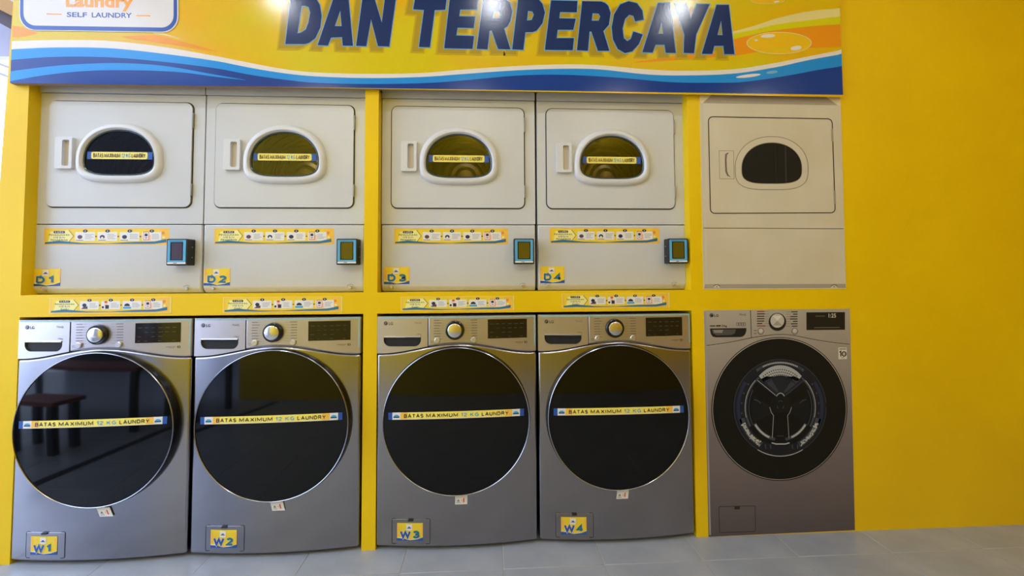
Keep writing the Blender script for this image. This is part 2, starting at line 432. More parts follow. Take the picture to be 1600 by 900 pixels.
    # door: black rim, chrome ring, glass
    d = lathe('door', [(.3115, .010), (.3115, -.012), (.3108, -.024), (.3092, -.033), (.3078, -.038), (.306, -.041)], (0, DZ), RIM, r, 96)
    prof = [(0, 0)]+[(.0385*i, 0) for i in range(1, 8)]+[(.3030, 0)]
    lathe('door_glass', [(q[0], DY+dome(q[0], DZ)+.002) for q in prof], (0, DZ), GLS, d, 96)
    lathe('chrome_ring', [(.3028, DY+.003), (.3034, DY-.0008), (.3048, DY-.0020), (.3063, DY-.0008), (.3070, DY+.004)], (0, DZ), mat('door_ring_metal', (178, 178, 184), .22, 1), d, 96)
    p = Print(); zt_ = WZ1-.0045
    p.rect(-HW+.004, HW-.004, zt_-.0035, zt_+.0035, mat('pale_blue_film', (150, 186, 196), .2), 1, 20)
    p.rect(HW-.010, HW-.004, seam(HW)+.03, zt_, mat('pale_blue_film', (150, 186, 196), .2), 1)
    p.build('protective_film', r, warp=lambda x, z: yb(x)-.0003)
    # filter lid and feet
    lidp = rrect(-.272, -.112, .030, .132, .006, 3)
    y0 = lambda x: yb(x)
    p = Print(); p.line(lidp, .0022, DRK, 1, True); p.build('lid_seam', r, warp=lambda x, z: yb(x))
    bowslab('filter_lid', -.270, -.114, lambda x: .032, lambda x: .130, .0, STL, r, n=8, bevel=.001, inset=-.0012)
    MB().box(-.204, -.182, yb(-.19)-.006, yb(-.19)+.004, .124, .131).build('lid_latch', BLK, r, bevel=.001)
    for fx in (-.29, .29):
        lathe_v = []
        mbf = MB(); mbf.loft([[(fx+rr*math.cos(a*PI/8), .05+rr*math.sin(a*PI/8), z) for a in range(16)] for (rr, z) in ((.020, .001), (.020, .010), (.010, .012), (.010, .03))])
        mbf.build('foot', mat('grey_rubber', (92, 86, 76), .7), r, smooth=True)
    return r
w0 = make_washer()
index_kids()
washers = [w0]+[copy_tree(w0) for _ in range(3)]
PAPER = mat('sticker_yellow_gloss', (240, 214, 60), .35)
def logo_mark(p, cx, cz, s, L):
    "white panel of the shop's small emblem: a low dome over a wavy line"
    p.rect(cx-s*.5, cx+s*.5, cz-s*.5, cz+s*.5, PWH, L)
    p.poly(ell(cx, cz-s*.08, s*.22, s*.2, 10, 0, PI), PBL, L+1); p.rect(cx-s*.36, cx+s*.36, cz-s*.2, cz-s*.10, PNV, L+1)
def number_sticker(name, txt, x0, x1, z0, z1, parent, warp=None, y=0, label=None):
    p = Print(); W = x1-x0; H = z1-z0
    p.rect(x0, x1, z0, z1, PYE, 1, 4)
    p.poly([(x0, z0+H*.25), (x0+W*.12, z0+H*.3), (x0+W*.1, z0+H*.8), (x0, z1)], POR, 2)
    p.poly([(x1, z0+H*.25), (x1, z1), (x1-W*.1, z0+H*.8), (x1-W*.06, z0+H*.4)], POR, 2)
    p.poly([(x0, z0), (x1, z0), (x1, z0+H*.24), (x1-W*.12, z0+H*.12), (x1-W*.35, z0+H*.10), (x1-W*.5, z0+H*.06), (x0+W*.3, z0+H*.10), (x0+W*.18, z0+H*.2), (x0, z0+H*.16)], PWH, 3)
    p.band([(x0, z0+H*.15), (x0+W*.25, z0+H*.12), (x0+W*.5, z0+H*.03), (x1-W*.2, z0+H*.09), (x1, z0+H*.2)], [(x0, z0), (x0+W*.25, z0), (x0+W*.5, z0), (x1-W*.2, z0), (x1, z0)], PBL, 4)
    logo_mark(p, x0+W*.47, z1-H*.24, H*.34, 3)
    ed = (.10, .55, .60) if txt[0] == 'W' else (.13, .47, .56)
    dr = .78 if txt[1] == '1' else .88
    c1 = PTE if txt[0] == 'D' else PBL
    word(p, txt[0], x0+W*(ed[0]-.015), x0+W*(ed[1]+.015), z0+H*.125, H*.47, PWH, 5, .33); word(p, txt[0], x0+W*ed[0], x0+W*ed[1], z0+H*.14, H*.44, c1, 6, .27)
    word(p, txt[1], x0+W*ed[2], x0+W*dr, z0+H*.14, H*.44, PTE, 6, .27)
    o = p.build(name, parent, (0, y, 0), warp); 
    if label: o['label'] = label
    return o
def limit_sticker(parent, x0, x1, zc, h, warp, small=False, rise=0, y=0):
    p = Print(); W = x1-x0; z0 = zc-h/2; z1 = zc+h/2
    N = 24
    if small:
        p.rect(x0, x1, z0, z1, PBL, 1, N)
        p.poly(rrect(x0+W*.065, x1-W*.075, z0+h*.02, z1-h*.02, h*.22, 3), mat('print_light_yellow', (244, 226, 96), .4), 2); a, b = .10, .89
    else:
        p.rect(x0, x1, z0, z1, PBL, 1, N); p.rect(x0+W*.03, x1-W*.03, z0, z1, PWH, 2, N)
        p.rect(x0+W*.09, x1-W*.09, z0+h*.08, z1, mat('print_light_yellow', (244, 226, 96), .4), 3, N)
        p.rect(x0+W*.09, x0+W*.14, z0+h*.08, z1, POR, 4, 2); p.rect(x1-W*.14, x1-W*.09, z0+h*.08, z1, POR, 4, 2)
        for cx in (x0+W*.06, x1-W*.06):
            p.poly(ell(cx, zc-h*.1, h*.4, h*.3, 10, 0, PI), PLB, 4); p.rect(cx-W*.022, cx+W*.022, zc-h*.22, zc-h*.08, PNV, 5)
        a, b = .115, .885
    ww = W*(b-a); xx = x0+W*a; hh = h*(.52 if not small else .56); zt = zc-hh/2
    for s_, f0, f1, m in (('BATAS', 0, .185, PNV), ('MAXIMUM', .21, .515, PNV), ('12', .54, .60, PLB), ('KG', .63, .715, PLB), ('LAUNDRY', .74, 1, PNV)):
        word(p, s_, xx+ww*f0, xx+ww*f1, zt, hh, m, 5, .2 if not small else .13)
    wf = (lambda x, z: warp(x, z)) if warp else None
    o = p.build('limit_sticker', parent, (0, y, 0), wf)
    if rise: 
        for v in o.data.vertices: v.co.z += rise*(v.co.x-(x0+x1)/2)/W
    o['label'] = 'narrow yellow and blue sticker reading BATAS MAXIMUM 12 KG LAUNDRY'
    return o
TAGW = {0: (.045, -.45, .02), 1: (.012, -.28, 0), 2: (.016, .02, 0), 3: (.012, .12, 0)}
for k, (r, (cx, nm, lab)) in enumerate(zip(washers, W_DATA)):
    r.location = (cx, 0, 0); r['label'] = lab
    index_kids(); kk = {c.name.split('.')[0]: c for c in KIDS[r.name]}
    number_sticker('number_sticker', nm, -.250, -.142, .044, .116, r, warp=lambda x, z: yb(x)-.0018, label='yellow sticker with blue wave reading %s' % nm)
    limit_sticker(kk['door'], -.282, .282, .568, .0295, lambda x, z: DY+dome(x, z)+.0012, rise=(.006, .006, .004, 0)[k])
    # little hang tag under the door
    tx, sk, _ = TAGW[k]
    tx = tx*.5
    p = Print(); hw, hh = .0255, .036
    T = lambda x, z: (tx+x+sk*(z-.236)*.9, z)
    p.T = T
    p.rect(-hw+.01, hw+.01, .236-hh, .236, PWH, 1); p.rect(.006, .016, .236, .246, PWH, 1)
    p.poly([(-.008, .212), (-.002, .222), (.004, .212)], PGR, 2); p.rect(.018, .023, .208, .226, PRD, 2); p.rect(-.010, .006, .206, .208, PGR, 2); p.rect(.010, .016, .212, .220, PPI, 2)
    o = p.build('hang_tag', r, (0, -.0262, -.010))
    so = o.modifiers.new('thick', 'SOLIDIFY'); so.thickness = .0006; so.offset = 0
    o['label'] = 'small white paper tag with a red mark hanging under the door'

# ------------------------------------------------------------------ dryers
DXW = .343; YD = .050; Z0, Z1 = 1.078, 1.986
D_DATA = [(-.112, 'D1', 'leftmost white dryer with a dark window and sticker D1', -.120),
          (.579, 'D2', 'white dryer left of the yellow middle post, sticker D2', .579),
          (1.338, 'D3', 'white dryer right of the yellow middle post, sticker D3', 1.338),
          (2.033, 'D4', 'white dryer beside the flat printed dryer poster, sticker D4', 2.033)]
def dshape(off, n=72):
    a = .1455+off; b1 = .129+off; b2 = .067+off; zc = 1.651; out = []
    for i in range(n):
        t = 2*PI*i/n; c, s = math.cos(t), math.sin(t)
        e = 2.1 if s >= 0 else 3.4
        k = (abs(c)**e + abs(s)**e)**(-1/e)
        out.append((a*c*k, zc+(b1 if s >= 0 else b2)*s*k))
    return out
DRUM = mat('drum_metal', (112, 104, 92), .22, 1)
def glassmat():
    m = bpy.data.materials.new('smoked_glass'); m.use_nodes = True; n, l = m.node_tree.nodes, m.node_tree.links
    n.remove(n['Principled BSDF']); out = n['Material Output']
    tr = n.new('ShaderNodeBsdfTransparent'); tr.inputs[0].default_value = (.75, .72, .66, 1)
    gl = n.new('ShaderNodeBsdfGlossy'); gl.inputs['Roughness'].default_value = .03
    fr = n.new('ShaderNodeFresnel'); fr.inputs[0].default_value = 1.75
    mx = n.new('ShaderNodeMixShader'); l.new(fr.outputs[0], mx.inputs[0]); l.new(tr.outputs[0], mx.inputs[1]); l.new(gl.outputs[0], mx.inputs[2]); l.new(mx.outputs[0], out.inputs[0]); return m
SMK = glassmat()
def make_dryer():
    r = empty('dryer', (0, YD, 0), 'x', 'dryer', 'white dryers')
    hole = rrect(-.30, .294, 1.448, 1.907, .028, 6)
    # cabinet: front frame with the door opening, sides, top, back
    mb = MB()
    f = mb.prism([rrect(-DXW, DXW, 1.3765, 1.942, .003, 2), list(reversed(rrect(-.2, .2, 1.5, 1.86, .05)))], 0, .03)
    f.build('front_frame', WHT, r, bevel=.003)
    mb = MB(); mb.box(-DXW, -DXW+.012, .03, .62, Z0+.01, 1.942); mb.box(DXW-.012, DXW, .03, .62, Z0+.01, 1.942); mb.box(-DXW+.012, DXW-.012, .60, .62, Z0+.01, 1.942); mb.box(-DXW+.012, DXW-.012, .03, .60, Z0+.01, Z0+.02)
    mb.build('cabinet', WHT, r)
    # lid
    MB().prism([rrect(-DXW, DXW, 1.9445, Z1, [.002, .002, .014, .014], 4)], -.006, .62).build('lid', WHT, r, bevel=.004)
    # lower panel with turned-in foot
    rings = []
    sec = [(-.001, 1.3735), (-.001, 1.106), (.004, 1.094), (.016, Z0)]
    mb = MB()
    n = []
    xs = (-DXW+.0015, DXW-.0015)
    rings = [[(x, y, z) for (y, z) in sec+[(.03, Z0), (.03, 1.3735)]] for x in xs]
    mb.loft(rings); mb.build('lower_panel', WHT, r, bevel=.005, seg=3)
    for sx in (-.298, .283):
        sc = lathe('screw', [(0, -.005), (.0055, -.005), (.0075, -.001), (.0075, .012)], (sx, 1.097), BTN, r, 16)
    p = Print(); 
    for sx in (-.298, .283): p.line(ell(sx+.001, 1.1005, .014, .011, 10, .15*PI, .95*PI), .0015, PGR, 1)
    tag(p.build('screw_notch', r, (0, -.0016, 0)), kind='stuff')
    # door leaf with window opening, dark joint behind
    dloop = rrect(-.301, .295, 1.447, 1.908, .028, 7)
    p = Print(); p.line(dloop, .005, GAP, 1, True); p.build('door_seam', r, (0, -.0004, 0))
    d = MB().prism([rrect(-.2985, .2925, 1.4495, 1.9055, .026, 7), list(reversed(dshape(.004)))], -.007, -.0008).build('door', WHT, r, bevel=.0022)
    # raised window frame
    prof = [(.033, .000), (.031, -.008), (.025, -.0150), (.017, -.0185), (.009, -.0185), (.004, -.014), (.001, -.006), (.0005, .010)]
    rings = [[(x, y-.006, z) for (x, z) in dshape(o_)] for (o_, y) in prof]
    mb = MB(); mb.loft(rings, cap0=False, cap1=False); mb.build('window_frame', FRM, d, smooth=True)
    rings = [[(x, y, z) for (x, z) in dshape(o_)] for (o_, y) in ((.0015, -.014), (-.0015, -.016), (-.004, -.014), (-.004, .004))]
    MB().loft(rings, cap0=False, cap1=False).build('window_seal', mat('dark_seal', (70, 84, 88), .25, .3), d, smooth=True)
    g = Print(); g.poly([dshape(-.003)], SMK, 0); g.build('window_glass', d, (0, -.010, 0))
    # handle: a moulded plate with a finger pocket on its right
    hd = MB().prism([rrect(-.2555, -.186, 1.610, 1.745, .006, 3), list(reversed(rrect(-.2260, -.1985, 1.622, 1.733, .007, 4)))], -.022, -.006)
    hd.build('handle', FRM, d, bevel=.004, seg=3)
    MB().prism([rrect(-.2270, -.1975, 1.621, 1.734, .006, 3)], -.0085, -.0075).build('finger_pocket', mat('pocket_shade_plastic', (200, 190, 178), .45), d)
    for (z0, z1) in ((1.795, 1.862), (1.497, 1.552)):
        MB().box(.292, .2985, -.0105, .002, z0, z1).build('hinge', mat('dull_hinge_metal', (150, 148, 142), .4, .7), r, bevel=.0015)
    # drum behind the glass
    prof = [(.262, .032), (.262, .14)]
    for k in range(7):
        q = .255-.033*k
        prof += [(q, .150), (q-.004, .143), (q-.009, .141), (q-.014, .146), (q-.016, .152)]
    prof += [(.02, .152), (0, .150)]
    lathe('drum', prof, (.02, 1.62), DRUM, r, 96)
    return r
d0 = make_dryer(); index_kids()
dryers = [d0]+[copy_tree(d0) for _ in range(3)]
def strip(p, x0, x1, z0, z1, kind):
    "instruction strip: title block, arrow, four step cards, wave"
    W = x1-x0; H = z1-z0
    X = lambda u: x0+W*u
    Z = lambda v: z0+H*v
    p.rect(x0, x1, z0, z1, POR, 1); p.rect(X(.015), X(.92), Z(.05), Z(.95), PYE, 2)
    p.poly([(X(.03), Z(.12)), (X(.19), Z(.12)), (X(.235), Z(.55)), (X(.19), Z(.9)), (X(.05), Z(.8))], mat('print_cream', (240, 232, 150), .4), 3)
    p.line([(X(.195), Z(.9)), (X(.235), Z(.53)), (X(.195), Z(.15))], W*.004, PNV, 4)
    p.poly(rrect(X(.075), X(.165), Z(.70), Z(.84), H*.05, 3), PNV, 4); word(p, 'CARA', X(.085), X(.155), Z(.725), H*.09, PWH, 5)
    word(p, 'PENGGUNAAN', X(.04), X(.20), Z(.55), H*.10, PNV, 4)
    word(p, 'MESIN', X(.075), X(.165), Z(.40), H*.10, PBL, 4)
    word(p, 'PENGERING' if kind == 'D' else 'CUCI', X(.055 if kind == 'D' else .09), X(.19 if kind == 'D' else .155), Z(.24), H*.10, PNV, 4)
    p.band([(X(0.01), Z(.16)), (X(.12), Z(.26)), (X(.3), Z(.12)), (X(.5), Z(.10)), (X(.72), Z(.18)), (X(.88), Z(.2)), (X(.98), Z(.36))], [(X(0.01), Z(.06)), (X(.12), Z(.08)), (X(.3), Z(.05)), (X(.5), Z(.07)), (X(.72), Z(.06)), (X(.88), Z(.06)), (X(.98), Z(.16))], PTE, 6)
    for i in range(4):
        a = .247+i*.178; b = a+.158
        p.poly(rrect(X(a), X(b), Z(.24), Z(.78), H*.04, 2), PWH, 4)
        p.poly(ell(X((a+b)/2), Z(.84), H*.14, H*.09, 12), PNV, 5)
        p.rect(X((a+b)/2)-H*.02, X((a+b)/2)+H*.02, Z(.80), Z(.88), PWH, 6)
        for k in range(4): p.rect(X(a+.08), X(a+.08+random.uniform(.045, .07)), Z(.62-k*.085), Z(.62-k*.085)+H*.022, PGR, 5)
        if i < 3: p.poly([(X(b+.003), Z(.57)), (X(b+.018), Z(.51)), (X(b+.003), Z(.45))], PNV, 6)
        c = a+.038
        if i == 3:
            p.poly(rrect(X(a+.01), X(a+.058), Z(.28), Z(.80), H*.02, 2), PRD, 5); p.rect(X(a+.014), X(a+.054), Z(.32), Z(.76), PWH, 6); p.rect(X(a+.022), X(a+.046), Z(.52), Z(.68), PNV, 7); p.rect(X(a+.024), X(a+.044), Z(.40), Z(.44), PNV, 7)
            p.rect(X(a+.058), X(a+.072), Z(.27), Z(.6), PPI, 5)
        elif kind == 'D':
            p.poly(ell(X(c), Z(.48), W*.020, H*.12, 14), (PNV if i else mat('print_plum', (90, 60, 80), .4)), 5); p.rect(X(a+.006), X(a+.066), Z(.27), Z(.30), PNV, 5)
            if i == 1: p.poly(ell(X(c), Z(.42), W*.010, H*.08, 10), PWH, 6)
        else:
            if i == 0: p.poly(ell(X(c), Z(.52), W*.018, H*.12, 12), PNV, 5); p.poly([(X(a+.01), Z(.28)), (X(a+.065), Z(.28)), (X(a+.065), Z(.46)), (X(a+.03), Z(.40))], mat('print_plum', (90, 60, 80), .4), 6)
            if i == 1: p.poly(ell(X(c), Z(.72), W*.014, H*.07, 10), PRD, 5); p.rect(X(c-.012), X(c+.012), Z(.46), Z(.66), PPI, 5); p.rect(X(c-.004), X(c+.026), Z(.28), Z(.52), PNV, 6); p.poly(ell(X(a+.014), Z(.38), W*.010, H*.08, 10), PNV, 5)
            if i == 2: p.poly(ell(X(c), Z(.44), W*.024, H*.18, 14, 0, PI), PNV, 5); p.rect(X(a+.004), X(a+.072), Z(.27), Z(.40), PLB, 5)
    p.poly(ell(X(.955), Z(.45), W*.012, H*.07, 12), mat('print_cream', (240, 232, 150), .4), 3)
    p.poly(ell(X(.95), Z(.72), W*.014, H*.10, 12), mat('print_deep_orange', (232, 140, 50), .4), 2)
    return p
ST = [(-.417, .093, 1.286, 1.357), (.281, .789, 1.287, 1.357), (1.051, 1.557, 1.286, 1.357), (1.746, 2.252, 1.289, 1.3595)]
NT = [(-.457, -.345, 1.112, 1.185), (.242, .351, 1.110, 1.184), (1.008, 1.119, 1.111, 1.187), (1.701, 1.811, 1.111, 1.186)]
for k, (r, (cx, nm, lab, _)) in enumerate(zip(dryers, D_DATA)):
    r.location = (cx, YD, 0); r['label'] = lab
    index_kids(); kk = {c.name.split('.')[0]: c for c in KIDS[r.name]}
    a, b, c, d = ST[k]
    p = Print(step=.00015); strip(p, a-cx, b-cx, c, d, 'D'); o = p.build('instruction_sticker', r, (0, -.0012, 0)); o['label'] = 'yellow instruction strip with four white step cards'
    a, b, c, d = NT[k]
    number_sticker('number_sticker', nm, a-cx, b-cx, c, d, r, y=-.0012, label='yellow sticker with blue wave reading %s' % nm)
    limit_sticker(kk['door'], -.134, .134, 1.670, .032, None, True, y=-.0105)

# ------------------------------------------------------------------ payment boxes screwed on the dryers
PB = [(.119, .203, 0, 'blue-framed payment box with a dark purple screen on dryer D1'), (.818, .906, 0, 'blue-framed payment box with a gold reflection painted on its screen on dryer D2'),
      (1.580, 1.669, 0, 'blue-framed payment box with a gold reflection painted on its screen on dryer D3'), (2.272, 2.362, 0, 'blue-framed payment box at the right edge of dryer D4')]
for k, (a, b, ang, lab) in enumerate(PB):
    cx = (a+b)/2; hw = (b-a)/2; hh = .056
    r = empty('payment_terminal', (cx, YD-.002, 1.252), lab, 'payment box', 'payment boxes on the dryers')
    MB().prism([rrect(-hw, hw, -hh, hh, .004, 3)], -.046, 0).build('case', BLK, r, bevel=.003)
    MB().prism([rrect(-hw+.005, hw-.005, -hh+.014, hh-.005, .003, 2), list(reversed(rrect(-hw+.016, hw-.016, -hh+.021, hh-.014, .001, 1)))], -.0485, -.0455).build('bezel', PAY, r, bevel=.0008)
    s = MB().prism([rrect(-hw+.0165, hw-.0165, -hh+.0215, hh-.0145, .001, 1)], -.0472, -.0455).build('screen', RIM, r)
    MB().prism([rrect(-hw+.0205, hw-.0205, -hh+.0245, hh-.0175, .001, 1)], -.0476, -.0473).build('lcd', LCDP if k == 0 else LCD, s)
    MB().prism([rrect(-hw+.005, hw-.005, -hh+.006, -hh+.0135, .001, 1)], -.0485, -.0455).build('name_plate', PWH, r)
    p = Print(); p.rect(-.012, .002, -hh+.0085, -hh+.0108, PNV, 1); p.rect(-hw+.012, hw-.016, hh-.0115, hh-.009, PTE, 1); p.build('plate_print', r, (0, -.0486, 0))
    for sx in (-1, 1):
        for sz in (-.022, .022):
            MB().bar((sx*hw, -.018, sz), (sx*(hw+.0015), -.018, sz), .0022, 10).build('screw', BTN, r)

# ------------------------------------------------------------------ instruction strips on the shelf edge
SW = [(-.336, .146, .998, 1.065, 'instruction strip with wash steps on the yellow shelf edge above washer W1'), (.354, .846, .995, 1.0615, 'instruction strip with wash steps on the yellow shelf edge above washer W2'),
      (1.092, 1.580, .995, 1.058, 'instruction strip with wash steps on the yellow shelf edge above washer W3'), (1.789, 2.272, 1.000, 1.0655, 'instruction strip with wash steps on the yellow shelf edge above washer W4')]
for (a, b, c, d, lab) in SW:
    r = empty('instruction_strip', ((a+b)/2, 0, (c+d)/2), lab, 'sticker', 'wash instruction strips')
    ox, oz = (a+b)/2, (c+d)/2
    MB().box(a-ox, b-ox, -.0008, -.0001, c-oz, d-oz).build('backing', mat('strip_backing', (234, 216, 110), .4), r)
    p = Print(step=.00015); strip(p, a-ox+.003, b-ox-.006, c-oz+.002, d-oz-.002, 'W'); p.build('print', r, (0, -.0008, 0))

# ------------------------------------------------------------------ banner
YB = -.020
Bx = lambda x, y: px(x, y, YB)
ban = empty('banner', (1.3, 0, 2.3), 'large glossy yellow and blue banner reading DAN TERPERCAYA across the top of the wall', 'banner')
ox, oz = 1.3, 2.3
BG = mat('banner_yellow', (226, 196, 4), .17, spec=.4)
noisecol(BG, (228, 178, 3), (214, 196, 4), 1.5, 2, (1, 1, 2.2), lo=.38, hi=.62)
def gloss(m):
    n, l, b = nodes(m); tc = n.new('ShaderNodeTexCoord'); nz = n.new('ShaderNodeTexNoise'); nz.inputs['Scale'].default_value = 160; nz.inputs['Detail'].default_value = 3
    l.new(tc.outputs['Object'], nz.inputs[0]); bp = n.new('ShaderNodeBump'); bp.inputs['Strength'].default_value = .35; bp.inputs['Distance'].default_value = .0006
    l.new(nz.outputs[0], bp.inputs['Height']); l.new(bp.outputs[0], b.inputs['Normal']); return m
gloss(BG)
def bm_(name, rgb): return gloss(mat(name, rgb, .17, spec=.4))
bWH = bm_('banner_white', (226, 220, 216)); bLB = bm_('banner_sky_blue', (24, 142, 226)); bDB = bm_('banner_deep_blue', (8, 58, 146))
bNV = bm_('banner_navy', (18, 44, 100)); bOL = bm_('banner_letter_edge', (110, 170, 225)); bSH = bm_('banner_letter_shadow', (172, 146, 30))
bSH2 = bm_('banner_letter_shadow_soft', (196, 166, 16))
bOR = bm_('banner_orange', (236, 150, 14)); bCR = bm_('banner_cream', (226, 212, 140)); bYG = bm_('banner_lime', (214, 208, 10)); bBO = bm_('banner_border_blue', (52, 88, 170)); bLO = bm_('banner_logo_orange', (244, 160, 60))
tl, tr_, br, bl = Bx(20, -60), Bx(1312, -60), Bx(1317, 148), Bx(16, 130)
xl, xr = -.503, 3.098; zb = 1.958; zt = 2.72
xl, xr = bl[0], br[0]
mb = MB(); mb.prism([[(xl-ox, bl[1]-oz), (xr-ox, br[1]-oz), (xr-ox, zt-oz), (xl-ox, zt-oz)]], YB, -.0005); mb.build('panel', [mat('panel_edge', (150, 120, 80), .7)], ban)
p = Print(T=lambda x, y: (Bx(x, y)[0]-ox, Bx(x, y)[1]-oz))
zz = lambda X, Z: (X-ox, Z-oz)
p.T = None
p.rect(xl-ox, xr-ox, min(bl[1], br[1])-oz+.004, zt-oz, BG, 1)
p.T = lambda x, y: (min(max(Bx(x, y)[0], xl), xr)-ox, Bx(x, y)[1]-oz)
xs = [14+i*(1319-14)/120 for i in range(121)]
wt = [(14, 64.5), (89, 62.7), (170, 64), (255, 73.5), (340, 88.3), (390, 98.3), (440, 107.5), (487, 113), (570, 115.5), (660, 114.2), (723, 109), (807, 103.3), (880, 100.8), (935, 102), (1010, 108.5), (1066, 110.8), (1147, 108.3), (1213, 98.3), (1263, 88.3), (1319, 77.5)]
lt = [(14, 77.2), (85, 74.4), (170, 75.4), (255, 84), (340, 95.8), (390, 105.8), (440, 114), (487, 119), (570, 122), (660, 120.3), (723, 115.8), (807, 110), (880, 107.5), (935, 108.4), (1010, 116.3), (1066, 118), (1147, 115), (1213, 105), (1263, 94), (1319, 84)]
dt = [(14, 94), (85, 89), (170, 89.7), (255, 96.7), (340, 107.3), (390, 116.7), (440, 124), (487, 129), (570, 131.3), (660, 130), (723, 125.8), (807, 118.3), (880, 116.9), (972, 121.9), (1047, 128.4), (1122, 129.4), (1163, 128), (1230, 118.3), (1280, 109), (1319, 103.2)]
A, Bq, Cq = interp(wt, xs), interp(lt, xs), interp(dt, xs)
bot = [(x, 129.9+(148.2-129.9)*(x-16)/1300) for x in xs]
p.band(A, Bq, bWH, 3); p.band(Bq, Cq, bLB, 3); p.band(Cq, bot, bDB, 3)
xs2 = [14+i*(384-14)/40 for i in range(41)]
p.band(interp([(14, 112), (60, 106), (106, 101.6), (181, 98.8), (255, 103), (340, 117.5), (384, 125.2)], xs2), interp([(14, 127.5), (64, 118.6), (127, 111.6), (191, 109.9), (276, 112.6), (340, 120.5), (384, 125.6)], xs2), bLB, 4)
# right swooshes
xs3 = [1140+i*(1319-1140)/24 for i in range(25)]
s1 = interp([(1140, 51), (1180, 40), (1213, 29), (1263, 18), (1319, 12.5)], xs3); s2 = interp([(1140, 54), (1180, 46), (1213, 38.3), (1263, 31.7), (1319, 25)], xs3)
s3 = interp([(1140, 63), (1197, 50), (1263, 41.7), (1319, 37.8)], xs3)
p.band(s1, s2, bCR, 3); p.band(s2, s3, bYG, 3)
xs4 = [990+i*(1319-990)/40 for i in range(41)]
p.band(interp([(990, 97), (1060, 86), (1140, 63), (1197, 50), (1263, 41.7), (1319, 37.8)], xs4), interp([(990, 98), (1060, 94), (1147, 87), (1188, 81), (1263, 75), (1319, 73)], xs4), bOR, 2)
p.poly([(190, 57), (240, 55), (257, 57.5), (307, 71), (342, 81.5), (307, 76), (240, 65), (200, 60)], bOR, 3); p.poly([(240, 51.5), (257, 52.5), (292, 64), (257, 55), (240, 53)], bCR, 3)
p.poly([(14, 40), (34, 42), (60, 52), (40, 57), (14, 58)], bOR, 2)
# bubbles
for (cx, cy, rx, ry) in ((1217, 67.5, 51, 17.5), (1199, 0, 27, 6.8)):
    p.ring(ell(cx, cy, rx, ry, 40), ell(cx, cy, rx*.965, ry*.93, 40), bCR, 5)
    p.poly(ell(cx, cy, rx*.965, ry*.93, 40), bm_('banner_bubble', (236, 190, 20)), 4)
    p.poly(ell(cx+rx*.52, cy+ry*.45, rx*.17, ry*.2, 14, tilt=-.15), bWH, 6); p.poly(ell(cx-rx*.34, cy-ry*.62, rx*.22, ry*.16, 14, tilt=-.05), bWH, 6); p.poly(ell(cx-rx*.70, cy-ry*.25, rx*.05, ry*.09, 10), bWH, 6)
    p.band([(cx-rx*.4+i*rx*.1, cy+ry*(.52-.0002*i*i)) for i in range(9)], [(cx-rx*.4+i*rx*.1, cy+ry*(.52+.12*math.sin(i*PI/8))) for i in range(9)], bYG, 5)
p.poly(ell(1169, 118.8, 19.5, 2.4, 20, tilt=-.12), bWH, 5); p.poly(ell(1206, 113, 9, 2.3, 16, tilt=-.12), bm_('banner_pale_blue', (120, 180, 220)), 5)
